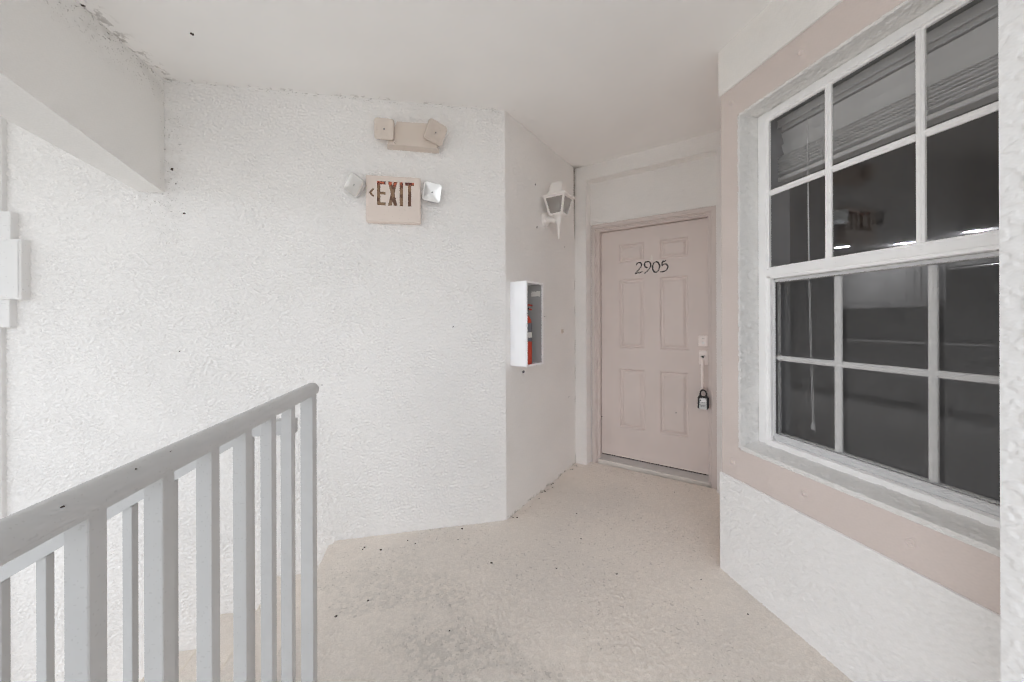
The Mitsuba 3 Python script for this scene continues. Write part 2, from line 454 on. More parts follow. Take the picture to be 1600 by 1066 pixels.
# window wall
y0, y1, z0, z1 = 0.585, 1.504, 0.665, 2.206
dw = cut(chbox(VD, VD + 0.27, -1.7, UD, -0.2, 2.60), chbox(VD - 0.1, VD + 0.4, y0, y1 + 0.012, z0 - 0.012, z1 + 0.012))
RET = place(chbox(0.02, 0.94, -0.2, 2.60, -0.15, -0.001), frame([VD, UD, 0], [-s2, -s2, 0], [-s2, s2, 0]))
RET = place(chbox(-0.94, -0.02, -0.2, 2.60, -0.15, -0.001), frame([VD, UD, 0], [-s2, -s2, 0], [-s2, s2, 0]))
dw = union(dw, RET)
WALL_D = tag(obj('window_wall', dw, 'mat_pink'), 'pink banded wall with the large divided window on the right', 'wall')
SK = 0.005
Ms = np.eye(4); Ms[0, 3] = -SK - 0.0035
lowc = chbox(VD - SK, VD + 0.05, 0.40, UD + SK, -0.1, 0.507, 0.004)
upc = chbox(VD - SK, VD + 0.05, 0.40, UD + SK, 2.364, 2.598, 0.004)
tag(obj('stucco_coat', cat(flat(lowc), place(skin(-UD - SK, -0.40, 0.0, 0.507, 0.0042, relief(100, 0.0034, lo=0.40, hi=0.64, seed=41), FD), Ms)), 'mat_stucco_d', WALL_D, smooth=True), 'white stucco below the pink band')
tag(obj('stucco_coat', cat(flat(upc), place(skin(-UD - SK, -0.40, 2.364, 2.592, 0.006, relief(66, 0.0016, seed=43), FD), Ms)), 'mat_stucco_top', WALL_D, smooth=True), 'smooth white strip between the pink band and the ceiling')
# rough reveal of the window: jambs, head and a sloping sill, each a slab whose outer lip is uneven
def lumpy(lo, hi, n, amp, seed):
    m = trimesh.creation.box(bounds=[lo, hi])
    m = trimesh.Trimesh(*trimesh.remesh.subdivide_to_size(m.vertices, m.faces, 0.007))
    m.merge_vertices()
    v = np.asarray(m.vertices); q = (np_step(0.40, 0.62, 0.6 * meshkit.noise(v * 60.0, seed) + 0.4 * meshkit.noise(v * 130.0, seed + 1)) - 0.5) * (0.5 + meshkit.noise(v * 14, seed + 2))
    edge = np.clip(1 - (v[:, 0] - lo[0]) / 0.03, 0, 1)
    v2 = v.copy(); v2[:, 0] -= amp * edge * (q * 2.0)
    v2 += np.asarray(n) * (q * 2 * amp * 0.8 * (1 - 0.3 * edge))[:, None]
    m.vertices = v2; return m


fx = VD + 0.093
def sill_mesh():
    m = lumpy([VD - 0.002, 0.40, 0.6535], [fx + 0.02, y1, 0.672], [0, 0, 1], 0.0022, 3)
    v = m.vertices.copy(); top = v[:, 2] > 0.663
    v[top, 2] += 0.018 * np.clip((v[top, 0] - VD) / 0.093, 0, 1.2); m.vertices = v
    return m


obj('window_sill', sill_mesh(), 'mat_stucco_reveal', WALL_D, smooth=True)
obj('window_reveal', lumpy([VD - 0.002, y1, 0.66], [fx + 0.02, y1 + 0.0115, 2.21], [0, -1, 0], 0.003, 5), 'mat_stucco_reveal', WALL_D, smooth=True)
obj('window_reveal', lumpy([VD - 0.002, 0.60, 2.206], [fx + 0.02, y1 + 0.003, 2.2175], [0, 0, -1], 0.003, 8), 'mat_stucco_reveal', WALL_D, smooth=True)
plugM = np.eye(4)
jb = cat(chbox(VD + 0.123, VD + 0.272, 1.506, 1.5155, 0.66, 2.21), chbox(VD + 0.123, VD + 0.272, 0.58, 1.506, 2.208, 2.2175), chbox(VD + 0.171, VD + 0.272, 0.58, 1.506, 0.654, 0.664))
obj('inner_jamb', jb, 'mat_room', WALL_D)
for y, z in ((1.552, 0.579), (1.205, 0.586), (0.888, 0.586), (1.214, 2.292), (0.93, 2.292), (1.552, 2.292)):
    m = lathe([(0, 0.004), (0.006, 0.004), (0.0075, 0.002), (0.0105, 0.0025), (0.0125, 0.0)], 18)
    M = aim([VD, y, z], [-1, 0, 0]); L = np.eye(4); L[:3, :3] = [[1, 0, 0], [0, 0, -1], [0, 1, 0]]
    obj('anchor_plug', m, 'mat_pink', WALL_D, M=M @ L, smooth=30)

pil = chbox(1.28, VD + 0.1, -6.0, 0.6445, -0.2, 2.60, 0.006)  # the unseen run behind the camera is lengthened to block sky light
FP = frame([1.2765, 0, 0], [0, -1, 0], [-1, 0, 0])
pil = cat(flat(pil), skin(-0.6445, -0.42, -0.05, 2.592, 0.0026, relief(58, 0.0030, lo=0.44, hi=0.62, seed=51), FP, taper=0.012), skin(-0.42, 0.8, -0.05, 2.592, 0.0055, relief(58, 0.0030, lo=0.44, hi=0.62, seed=51), FP), skin(0.8, 6.0, -0.05, 2.592, 0.03, relief(40, 0.0048, seed=51), FP))
tag(obj('wall_pilaster', pil, 'mat_stucco_pilaster', smooth=True), 'white stucco pilaster at the right edge beside the window', 'pilaster')

# beam above the stairs: its lower edges fall towards the wall
def beam():
    zr = lambda y: np.minimum(1.967 + (UA - y) * 0.142 / 0.777, 2.55)
    zl = lambda y: np.minimum(1.967 + (UA - y) * 0.052 / 0.653, 2.55)
    ys, us = np.linspace(-0.2, UA, 40), np.linspace(0, 1, 9)
    Y, U = np.meshgrid(ys, us, indexing='ij')
    V = np.stack([-1.456 - 0.121 * U, Y, zr(Y) * (1 - U) + zl(Y) * U], -1).reshape(-1, 3)
    i, j = np.meshgrid(np.arange(39), np.arange(8), indexing='ij'); a = (i * 9 + j).ravel()
    under = trimesh.Trimesh(V, np.vstack([np.c_[a, a + 1, a + 10], np.c_[a, a + 10, a + 9]]), process=False)
    sides = []
    for x, zf, fl in ((-1.456, zr, False), (-1.577, zl, True)):
        n = len(ys); V = np.vstack([np.c_[np.full(n, x), ys, zf(ys)], np.c_[np.full(n, x), ys, np.full(n, 2.84)]])
        k = np.arange(n - 1); F = np.vstack([np.c_[k, k + 1, n + k + 1], np.c_[k, n + k + 1, n + k]])
        sides.append(trimesh.Trimesh(V, F[:, ::-1] if fl else F, process=False))
    e = trimesh.Trimesh([[-1.456, -0.2, zr(-0.2)], [-1.577, -0.2, zl(-0.2)], [-1.577, -0.2, 2.84], [-1.456, -0.2, 2.84]], [[0, 2, 1], [0, 3, 2]], process=False)
    return cat(under, *sides, e)


tag(obj('ceiling_beam', beam(), 'mat_beam', smooth=30), 'mildew specked white beam along the left edge of the ceiling', 'beam')

tag(obj('added_shade_roof', trimesh.creation.box(bounds=[[-5.6, -2.2, 2.845], [-1.49, 2.6, 3.0]]), 'mat_ceiling'), 'unseen flat roof added over the stairs to cut light from the left', kind='structure')  # added slab out of view; holds back sky light from the left

# ------------------------------------------------------------------ stairs
STAIR = thing('staircase', 'beige concrete stairs descending along the white stucco wall', 'staircase')
run, rise = 0.291, 0.178
for i in range(1, 16):
    x1_ = EDGE - run * (i - 1); x0_ = x1_ - run
    zt = floor_z(EDGE) - rise * i
    st = chbox(x0_ - 0.02, x1_ + 0.004, 1.19, UA + 0.01, zt - 0.06, zt, 0.006)
    rs = chbox(x1_ - 0.03, x1_ + 0.002, 1.192, UA + 0.01, zt - 0.01, zt + rise - 0.02)
    if i < 5:
        tr_ = skin(x0_ - 0.02, x1_ + 0.004, 1.19, UA, 0.005, floor_relief, FG, taper=0.012); tr_.vertices[:, 2] += zt + 0.0015; st = cat(st, tr_)
    obj('tread', st, 'mat_floor', STAIR, smooth=30); obj('riser', rs, 'mat_floor', STAIR)
    obj('nosing', tube([[x0_ - 0.018, 1.195, zt - 0.004], [x0_ - 0.018, UA, zt - 0.004]], 0.0075, 8), 'mat_nosing', STAIR, smooth=40)
strg = Polygon([(EDGE, floor_z(EDGE) - 0.02), (EDGE, -0.45), (EDGE - run * 15, -0.45 - rise * 15 + 0.15), (EDGE - run * 15, -0.02 - rise * 15 + floor_z(EDGE))])
sm = prism(strg, -1.20, -1.10); sm.vertices = sm.vertices[:, [0, 2, 1]] * [1, -1, 1]; sm.faces = sm.faces[:, ::-1]
sm.fix_normals()
obj('stringer', sm, 'mat_stucco_c', STAIR)

# ------------------------------------------------------------------ railings
RAIL = thing('guard_railing', 'white metal guard railing on the landing in the left foreground', 'railing')
th = math.radians(2.04)
Mr = np.eye(4); Mr[:3, 0] = [math.cos(th), -math.sin(th), 0]; Mr[:3, 1] = [math.sin(th), math.cos(th), 0]; Mr[:3, 3] = [-0.37, 0.7, 0]
prof = [(-0.020, 1.051)] + [(0.020 * math.cos(a), 1.055 + 0.0195 * math.sin(a)) for a in np.linspace(math.pi, 0, 13)] + [(0.020, 1.051), (0.0185, 1.050), (0.0185, 1.0445), (-0.0185, 1.0445), (-0.0185, 1.050)]
rl = prism(Polygon(prof), -1.6, 0.451); rl.vertices = rl.vertices[:, [0, 2, 1]]; rl.faces = rl.faces[:, ::-1]
pc = np.array(prof); cc = pc.mean(0); endc = prism(Polygon((pc - cc) * 0.94 + cc), 0.450, 0.458); endc.vertices = endc.vertices[:, [0, 2, 1]]; endc.fix_normals()
rl.fix_normals()
obj('handrail', cat(rl, endc), 'mat_rail', RAIL, M=Mr, smooth=35)
sb = -0.7 + 0.0
zb = floor_z(-0.37)
for y in np.arange(0.4715 - 0.1042 * 7, 1.05, 0.1042):
    obj('baluster', chbox(-0.0125, 0.0115, y - 0.7 - 0.0115, y - 0.7 + 0.0115, 0.09, 1.046, 0.0012), 'mat_rail', RAIL, M=Mr)
for y in (1.128, 1.128 - 1.66):
    obj('post', chbox(-0.017, 0.0165, y - 0.7 - 0.0165, y - 0.7 + 0.0165, zb - 0.02, 1.046, 0.0015), 'mat_rail', RAIL, M=Mr)
obj('bottom_rail', chbox(-0.0115, 0.0105, -1.6, 0.42, 0.075, 0.098, 0.0015), 'mat_rail', RAIL, M=Mr)

SR = thing('stair_railing', 'white stair railing sloping down behind the landing railing', 'railing')
ya = 1.15
sl = 0.585
def rail_bar(zoff, hgt, wid):
    pr = Polygon([(-0.398, 0.930 + zoff), (-0.398, 0.930 + hgt + zoff), (-0.512, 0.930 + hgt + zoff), (-0.512 - 3.4, 0.930 + hgt + zoff - 3.4 * sl), (-0.512 - 3.4, 0.930 + zoff - 3.4 * sl), (-0.512, 0.930 + zoff)])
    m = prism(pr, 0, wid); m.vertices = m.vertices[:, [0, 2, 1]]; m.vertices[:, 1] += ya - wid / 2; m.fix_normals(); return m


obj('handrail', rail_bar(0, 0.040, 0.036), 'mat_rail', SR)
for i in range(7 + 27):
    x = -0.819 + 0.0985 * (3 - i)
    if x > -0.46: continue
    zt = 0.935 - max(0, -0.512 - x) * sl
    obj('baluster', chbox(x - 0.0115, x + 0.0115, ya - 0.0115, ya + 0.0115, max(zt - 1.02, -2.7), zt, 0.0012), 'mat_rail', SR)
obj('post', chbox(-0.4335, -0.404, ya - 0.015, ya + 0.015, -0.3, 0.93, 0.0015), 'mat_rail', SR)

# ------------------------------------------------------------------ conduit with boxes on the stair wall
CT = thing('wall_conduit', 'white painted conduit with three stacked junction boxes at the left edge', 'conduit')
yw = lambda p: UA - p
obj('pipe', chbox(-2.235, -2.179, yw(0.028), UA + 0.01, 1.80, 2.84, 0.004), 'mat_conduit', CT)
obj('pipe', chbox(-2.235, -2.185, yw(0.026), UA + 0.01, -2.7, 1.25, 0.004), 'mat_conduit', CT)
obj('junction_box', chbox(-2.30, -2.127, yw(0.040), UA + 0.01, 1.68, 1.826, 0.003), 'mat_conduit', CT)
obj('junction_box', chbox(-2.36, -2.077, yw(0.046), UA + 0.01, 1.376, 1.684, 0.003), 'mat_conduit', CT)
obj('box_cover', chbox(-2.35, -2.086, yw(0.0505), UA - 0.03, 1.384, 1.676, 0.002), 'mat_conduit', CT)
obj('junction_box', chbox(-2.30, -2.139, yw(0.032), UA + 0.01, 1.232, 1.377, 0.003), 'mat_conduit', CT)

# ------------------------------------------------------------------ lamp heads (shared)
def lamp_head(parent, pos, normal, rollang, size, matbody, matlens, depth=0.05):
    M = aim(pos, normal, rollang)
    a = size / 2
    front = rrect(size, size, size * 0.14)
    ring = np.array(front.exterior.coords)[:-1]
    f3 = np.c_[ring, np.zeros(len(ring))]
    back = np.c_[ring * 0.55, np.full(len(ring), -depth)]
    lip = np.c_[ring, np.full(len(ring), -0.012)]
    body = trimesh.convex.convex_hull(np.vstack([f3, lip, back]))
    h = obj('lamp_head', body, matbody, parent, M=M, smooth=35)
    # lens: a rim, four facets falling to the middle
    n = len(ring); V = [np.c_[ring * 0.985, np.full(n, 0.001)], np.c_[ring * 0.965, np.full(n, 0.012)], np.c_[ring * 0.88, np.full(n, 0.012)], [[0, 0, 0.0015]]]
    V = np.vstack(V); Fs = []
    for i in range(n):
        j = (i + 1) % n
        Fs += [[i, j, n + j], [i, n + j, n + i], [n + i, n + j, 2 * n + j], [n + i, 2 * n + j, 2 * n + i], [2 * n + i, 2 * n + j, 3 * n]]
    lens = trimesh.Trimesh(V, Fs, process=False)
    obj('lens', lens, matlens, h, M=M, smooth=12)
    b = trimesh.creation.icosphere(1, 0.004); b.apply_translation([0, 0, 0.004])
    obj('bulb', b, 'mat_label_dark', h, M=M)
    return h


# ------------------------------------------------------------------ exit sign
EX = thing('exit_sign', 'beige EXIT sign with left arrow and two silvery lamp heads', 'exit sign')
ex = chbox(-0.387, -0.0735, 1.8435, 2.113, 0.0, 0.05, 0.004)
mid = np.array([-0.23, 1.98])
def exit_letters():
    H0, H1 = 1.9395, 2.081
    w = H1 - H0; t = 0.0185
    P = []
    x = -0.3235
    E = shapely.union_all([sbox(x, H0, x + t, H1), sbox(x, H0, x + 0.049, H0 + t), sbox(x, H1 - t, x + 0.049, H1), sbox(x, H0 + 0.063, x + 0.049, H0 + 0.063 + t * 0.9)])
    x = -0.2615; xw = 0.054
    X = shapely.union_all([Polygon([(x, H0), (x + t * 1.15, H0), (x + xw, H1), (x + xw - t * 1.15, H1)]), Polygon([(x + xw, H0), (x + xw - t * 1.15, H0), (x, H1), (x + t * 1.15, H1)])])
    x = -0.1945
    I = sbox(x, H0, x + t * 1.05, H1)
    x = -0.1625; tw_ = 0.051
    Tt = shapely.union_all([sbox(x, H1 - t, x + tw_, H1), sbox(x + tw_ / 2 - t / 2, H0, x + tw_ / 2 + t / 2, H1)])
    return [('letter', E), ('letter', X), ('letter', I), ('letter', Tt)]


chev = Polygon([(-0.3705, 2.012), (-0.350, 2.036), (-0.337, 2.036), (-0.354, 2.012), (-0.337, 1.988), (-0.350, 1.988)])
housing = ex
cuts = [prism(p, 0.0475, 0.06) for _, p in exit_letters()] + [prism(chev, 0.0475, 0.06)]
obj('housing', cut(housing, *cuts), 'mat_sign_plastic', EX, M=FA)
for nme, p in exit_letters():
    obj(nme, prism(p.buffer(-0.0003), 0.046, 0.0482), 'mat_exit_letter', EX, M=FA)
obj('arrow', prism(chev.buffer(-0.0003), 0.046, 0.0482), 'mat_exit_letter', EX, M=FA)
pA = lambda x, z, off: [x, UA - off, z]
lamp_head(EX, pA(-0.447, 2.045, 0.062), [-0.50, -0.85, -0.10], math.radians(-38), 0.106, 'mat_screen_frame', 'mat_lamp_lens')
lamp_head(EX, pA(-0.006, 2.026, 0.062), [0.22, -0.9, -0.20], math.radians(-5), 0.108, 'mat_screen_frame', 'mat_lamp_lens')
obj('bracket', tube([pA(-0.385, 2.05, 0.025), pA(-0.41, 2.05, 0.028), pA(-0.435, 2.048, 0.03)], 0.009), 'mat_lantern', EX, smooth=40)
obj('bracket', tube([pA(-0.075, 2.035, 0.025), pA(-0.05, 2.035, 0.028), pA(-0.02, 2.03, 0.03)], 0.009), 'mat_lantern', EX, smooth=40)

# ------------------------------------------------------------------ emergency light
EM = thing('emergency_light', 'beige twin-head emergency light above the exit sign', 'emergency light')
b0 = [(-0.268, 2.292), (0.036, 2.288), (0.036, 2.302), (-0.012, 2.443), (-0.215, 2.440), (-0.268, 2.306)]
bf = [(x * 0.93 - 0.008, z * 0.93 + 2.36 * 0.07) for x, z in b0]
body = loft([[x, z, 0.0] for x, z in b0] + [[x, z, 0.02] for x, z in b0], [[x, z, 0.058] for x, z in bf])
obj('housing', body, 'mat_beige_plastic', EM, M=FA, smooth=20)
obj('test_button', lathe([(0, 0.004), (0.006, 0.004), (0.007, 0.0)], 10), 'mat_black_ink', EM, M=aim(pA(-0.217, 2.309, 0.054), [0, -1, 0.0]) @ np.array([[1, 0, 0, 0], [0, 0, -1, 0], [0, 1, 0, 0], [0, 0, 0, 1.0]]))
lamp_head(EM, pA(-0.277, 2.370, 0.085), [-0.20, -0.9, -0.35], math.radians(-7), 0.112, 'mat_beige_plastic', 'mat_beige_plastic', 0.055)
lamp_head(EM, pA(0.016, 2.372, 0.085), [0.38, -0.85, -0.36], math.radians(-13), 0.118, 'mat_beige_plastic', 'mat_beige_plastic', 0.055)

# ------------------------------------------------------------------ wall lantern
LN = thing('wall_lantern', 'white coach lantern with a pointed tail on the angled wall', 'lantern')
ct, co = 0.530, 0.115
def sq(h, z, c=(ct, co)):
    return [[c[0] + a * h, z, c[1] + b * h] for a, b in ((-1, -1), (1, -1), (1, 1), (-1, 1))]


def hull(*rings):
    return trimesh.convex.convex_hull(np.vstack([np.array(r) for r in rings]))


roof = cat(hull(sq(0.095, 2.158), sq(0.095, 2.165), sq(0.088, 2.169)), hull(sq(0.074, 2.168), sq(0.052, 2.200)), hull(sq(0.052, 2.199), sq(0.041, 2.262)), hull(sq(0.010, 2.26), sq(0.004, 2.277)))
obj('roof', roof, 'mat_lantern', LN, M=FB)
zt, zbm, ht, hb = 2.159, 2.028, 0.076, 0.046
bars = []
for a, b in ((-1, -1), (1, -1), (1, 1), (-1, 1)):
    p0 = np.array([ct + a * ht, zt, co + b * ht]); p1 = np.array([ct + a * hb, zbm, co + b * hb])
    w = 0.0065
    bars.append(hull([[p0[0] + i * w, p0[1], p0[2] + j * w] for i in (-1, 1) for j in (-1, 1)], [[p1[0] + i * w, p1[1], p1[2] + j * w] for i in (-1, 1) for j in (-1, 1)]))
for zz, hh in ((zt - 0.006, ht - 0.001), (zbm + 0.005, hb + 0.001)):
    ringm = cut(hull(sq(hh + 0.005, zz - 0.005), sq(hh + 0.005, zz + 0.005)), hull(sq(hh - 0.007, zz - 0.02), sq(hh - 0.007, zz + 0.02)))
    bars.append(ringm)
obj('frame', cat(*bars), 'mat_lantern', LN, M=FB)
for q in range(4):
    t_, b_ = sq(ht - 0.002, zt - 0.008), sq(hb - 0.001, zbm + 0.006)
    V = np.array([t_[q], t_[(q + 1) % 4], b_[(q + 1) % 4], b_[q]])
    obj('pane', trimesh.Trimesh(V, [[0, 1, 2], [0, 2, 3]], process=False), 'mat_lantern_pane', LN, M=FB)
Ml = np.eye(4); Ml[:3, 3] = [ct, 0, co]
tail = lathe([(0, 1.852), (0.006, 1.855), (0.0105, 1.90), (0.017, 1.955), (0.025, 2.0), (0.026, 2.012), (0.036, 2.020), (0.042, 2.028), (0.042, 2.034), (0, 2.034)], 20)
obj('tail', place(tail, Ml), 'mat_lantern', LN, M=FB, smooth=40)
obj('bulb_socket', place(lathe([(0, 2.034), (0.016, 2.034), (0.016, 2.065), (0.012, 2.07), (0, 2.07)], 16), Ml), 'mat_bulb', LN, M=FB, smooth=40)
obj('bulb', place(lathe([(0, 2.07), (0.010, 2.072), (0.020, 2.09), (0.021, 2.105), (0.014, 2.125), (0, 2.13)], 16), Ml), 'mat_bulb', LN, M=FB, smooth=60)
bp = lathe([(0, 0.030), (0.02, 0.030), (0.034, 0.022), (0.046, 0.016), (0.052, 0.008), (0.052, 0.0)], 28)
bp.vertices = np.asarray(bp.vertices)[:, [0, 2, 1]] * [1, -1, 1]
bp.vertices = bp.vertices * [1, 1.15, 1]; bp.fix_normals()
bpM = np.eye(4); bpM[:3, 3] = [ct, 2.018, 0]
obj('back_plate', place(bp, bpM), 'mat_lantern', LN, M=FB, smooth=40)
arm = tube([[ct, 2.018, 0.0], [ct, 2.016, 0.03], [ct, 2.008, 0.06], [ct, 1.998, 0.085], [ct, 1.995, co]], [0.034, 0.027, 0.02, 0.016, 0.014], 14)
obj('arm', arm, 'mat_lantern', LN, M=FB, smooth=50)

# ------------------------------------------------------------------ extinguisher cabinet
EC = thing('extinguisher_cabinet', 'white metal fire extinguisher cabinet with open front on the angled wall', 'cabinet')
ca, cb, cz0, cz1, cd = 0.053, 0.272, 0.970, 1.510, 0.120
shell = cut(chbox(ca, cb, cz0, cz1, 0.0, cd, 0.002), chbox(ca + 0.004, cb - 0.004, cz0 + 0.004, cz1 - 0.004, 0.003, cd + 0.1))
obj('case', shell, 'mat_cabinet_metal', EC, M=FB)
fr = cut(chbox(ca - 0.002, cb + 0.002, cz0 - 0.002, cz1 + 0.002, cd - 0.006, cd + 0.003, 0.001), chbox(ca + 0.011, cb - 0.011, cz0 + 0.011, cz1 - 0.011, 0, cd + 0.1))
obj('front_frame', fr, 'mat_cabinet_metal', EC, M=FB)
obj('back_panel', chbox(ca + 0.005, cb - 0.005, cz0 + 0.005, cz1 - 0.005, 0.003, 0.006), 'mat_cabinet_inside', EC, M=FB)
obj('side_lining', chbox(cb - 0.0065, cb - 0.005, cz0 + 0.005, cz1 - 0.005, 0.006, cd - 0.007), 'mat_cabinet_inside', EC, M=FB)
obj('notice', chbox(cb - 0.0085, cb - 0.0063, 1.425, 1.46, 0.035, 0.104), 'mat_label', EC, M=FB)
FE = thing('fire_extinguisher', 'small red fire extinguisher standing inside the white cabinet', 'fire extinguisher')
et, eo = 0.152, 0.060
Me = np.eye(4); Me[:3, 3] = [et, 0, eo]
obj('cylinder', place(lathe([(0, 0.976), (0.034, 0.976), (0.038, 0.982), (0.038, 1.235), (0.034, 1.262), (0.022, 1.285), (0.014, 1.295), (0, 1.295)], 28), Me), 'mat_red', FE, M=FB, smooth=40)
obj('label', place(lathe([(0.0383, 1.125), (0.0386, 1.125), (0.0386, 1.245), (0.0383, 1.245)], 28), Me), 'mat_label_dark', FE, M=FB, smooth=40)
obj('label_band', place(lathe([(0.0387, 1.150), (0.039, 1.150), (0.039, 1.185), (0.0387, 1.185)], 28), Me), 'mat_label', FE, M=FB, smooth=40)
obj('valve', place(lathe([(0, 1.293), (0.013, 1.293), (0.013, 1.325), (0.018, 1.328), (0.018, 1.345), (0, 1.345)], 16), Me), 'mat_rubber', FE, M=FB, smooth=40)
obj('handle', cat(tube([[et - 0.015, 1.345, eo], [et + 0.03, 1.365, eo], [et + 0.075, 1.362, eo]], 0.006), tube([[et - 0.01, 1.335, eo], [et + 0.03, 1.338, eo], [et + 0.07, 1.335, eo]], 0.005)), 'mat_red', FE, M=FB, smooth=40)
obj('hose', tube([[et - 0.01, 1.325, eo + 0.01], [et - 0.04, 1.30, eo + 0.02], [et - 0.047, 1.2, eo + 0.015], [et - 0.045, 1.08, eo + 0.01]], 0.007), 'mat_rubber', FE, M=FB, smooth=40)

# ------------------------------------------------------------------ entrance door
DR = thing('entrance_door', 'pinkish six panel entrance door numbered 2905', 'door')
LF, LZ0, LZ1, L0, L1 = -0.158, 0.100, 2.030, 0.1765, 1.0085
leaf = chbox(L0, L1, LZ0, LZ1, -0.20, LF, 0.002)
panels = [(0.333, 0.537, 1.755, 1.908), (0.655, 0.860, 1.755, 1.908), (0.333, 0.537, 1.030, 1.608), (0.655, 0.860, 1.030, 1.608), (0.333, 0.537, 0.355, 0.852), (0.655, 0.860, 0.355, 0.852)]
leafm = leaf
def ring4(a, b, c, d, z): return [[a, c, z], [b, c, z], [b, d, z], [a, d, z]]
cutters = [hull(ring4(a + 0.010, b - 0.010, c + 0.010, d - 0.010, LF - 0.012), ring4(a - 0.001, b + 0.001, c - 0.001, d + 0.001, LF + 0.001)) for a, b, c, d in panels]
LEAF = obj('leaf', cut(leafm, *cutters), 'mat_door', DR, M=FC)
for a, b, c, d in panels:
    m = hull(ring4(a + 0.016, b - 0.016, c + 0.016, d - 0.016, LF - 0.013), ring4(a + 0.036, b - 0.036, c + 0.036, d - 0.036, LF - 0.001))
    obj('panel', m, 'mat_door', LEAF, M=FC)
cas = []
for sgn, e0 in ((1, 0.113), (-1, 1.0535)):
    X = lambda v: e0 + sgn * v
    cas.append(chbox(X(0), X(0.034), 0.0, 2.095, -0.113, -0.092, 0.003))
    cas.append(chbox(X(0.032), X(0.043), 0.0, 2.062, -0.125, -0.104, 0.003))
    cas.append(chbox(X(0.041), X(0.060), 0.0, 2.055, -0.21, -0.121, 0.002))
cas.append(chbox(0.113, 1.0535, 2.061, 2.0955, -0.113, -0.0915, 0.003))
cas.append(chbox(0.145, 1.0215, 2.052, 2.063, -0.125, -0.1035, 0.003))
cas.append(chbox(0.154, 1.0125, 2.034, 2.056, -0.21, -0.1205, 0.002))
obj('frame', cat(*cas), 'mat_door_frame', DR, M=FC)
obj('weather_strip', chbox(L0, L1, 0.090, 0.1035, -0.205, LF - 0.008), 'mat_dark_gap', DR, M=FC)
TH = obj('threshold', cat(chbox(0.156, 1.0105, -0.02, 0.056, -0.24, -0.108, 0.005)), 'mat_threshold', DR, M=FC)
tsl = hull([[0.158, 0.05, -0.117], [1.0085, 0.05, -0.117], [0.158, 0.061, -0.117], [1.0085, 0.061, -0.117]], [[0.158, 0.05, -0.168], [1.0085, 0.05, -0.168], [0.158, 0.0935, -0.168], [1.0085, 0.0935, -0.168]])
obj('sill_plate', tsl, 'mat_aluminium', TH, M=FC)
D_ = {'2': [[(0.476, 1.724), (0.483, 1.737), (0.496, 1.742), (0.509, 1.737), (0.516, 1.723), (0.51, 1.703), (0.493, 1.683), (0.476, 1.667), (0.467, 1.65)], [(0.467, 1.651), (0.487, 1.657), (0.502, 1.657), (0.522, 1.666)]],
      '9': [[(0.558, 1.695), (0.544, 1.703), (0.539, 1.721), (0.544, 1.738), (0.561, 1.743), (0.578, 1.738), (0.586, 1.722), (0.585, 1.702), (0.572, 1.68), (0.555, 1.66), (0.539, 1.65)]],
      '0': [[(0.629, 1.737), (0.611, 1.726), (0.601, 1.703), (0.603, 1.677), (0.613, 1.658), (0.627, 1.651), (0.643, 1.662), (0.653, 1.687), (0.652, 1.71), (0.641, 1.729), (0.629, 1.737)]],
      '5': [[(0.701, 1.739), (0.686, 1.73), (0.677, 1.735), (0.673, 1.702), (0.689, 1.71), (0.705, 1.707), (0.715, 1.69), (0.711, 1.67), (0.694, 1.655), (0.665, 1.651)]]}


def spline(pts, n=6):
    p = np.array(pts); p = np.vstack([2 * p[0] - p[1], p, 2 * p[-1] - p[-2]]); out = []
    for i in range(1, len(p) - 2):
        for t in np.linspace(0, 1, n, endpoint=False):
            a, b, c, d = p[i - 1:i + 3]
            out.append(0.5 * (2 * b + (c - a) * t + (2 * a - 5 * b + 4 * c - d) * t * t + (3 * b - a - 3 * c + d) * t ** 3))
    return np.array(out + [p[-2]])


for ch, strokes in D_.items():
    ps = []
    for st in strokes:
        q = spline(st)
        # broad-nib pen: thicker on falling strokes
        for i in range(len(q) - 1):
            d = q[i + 1] - q[i]; an = math.atan2(d[1], d[0])
            ps.append(LineString([q[i], q[i + 1]]).buffer(0.0031 + 0.0026 * abs(math.sin(an + math.radians(-40))), quad_segs=4))
    obj('house_digit', prism(shapely.union_all(ps).simplify(0.0003), LF - 0.0005, LF + 0.0015), 'mat_black_ink', DR, M=FC)
DBP = obj('deadbolt_plate', chbox(0.928, 0.990, 1.064, 1.146, LF - 0.001, LF + 0.014, 0.003), 'mat_lock_plate', DR, M=FC)
def disc_n(r, h, x, z, off, n=18):
    m = lathe([(0, h), (r * 0.9, h), (r, h * 0.6), (r, 0)], n); m.vertices = np.asarray(m.vertices)[:, [0, 2, 1]] * [1, -1, 1]; m.fix_normals(); m.apply_translation([x, z, off]); return m


obj('keyhole', disc_n(0.0075, 0.003, 0.960, 1.090, LF + 0.013), 'mat_aluminium', DBP, M=FC, smooth=40)
obj('plate_slot', chbox(0.948, 0.968, 1.120, 1.1225, LF + 0.0135, LF + 0.0146), 'mat_black_ink', DBP, M=FC)
HS = obj('handle_set', chbox(0.930, 0.990, 0.926, 1.035, LF - 0.001, LF + 0.014, 0.003), 'mat_lock_plate', DR, M=FC)
obj('grip', tube([[0.958, 0.955, LF + 0.012], [0.958, 0.958, LF + 0.035], [0.958, 0.945, LF + 0.055], [0.958, 0.90, LF + 0.060], [0.958, 0.82, LF + 0.060], [0.958, 0.765, LF + 0.056], [0.958, 0.747, LF + 0.040], [0.958, 0.745, LF + 0.0]], [0.008, 0.0085, 0.009, 0.009, 0.009, 0.009, 0.0085, 0.008], 12), 'mat_lock_plate', HS, M=FC, smooth=50)
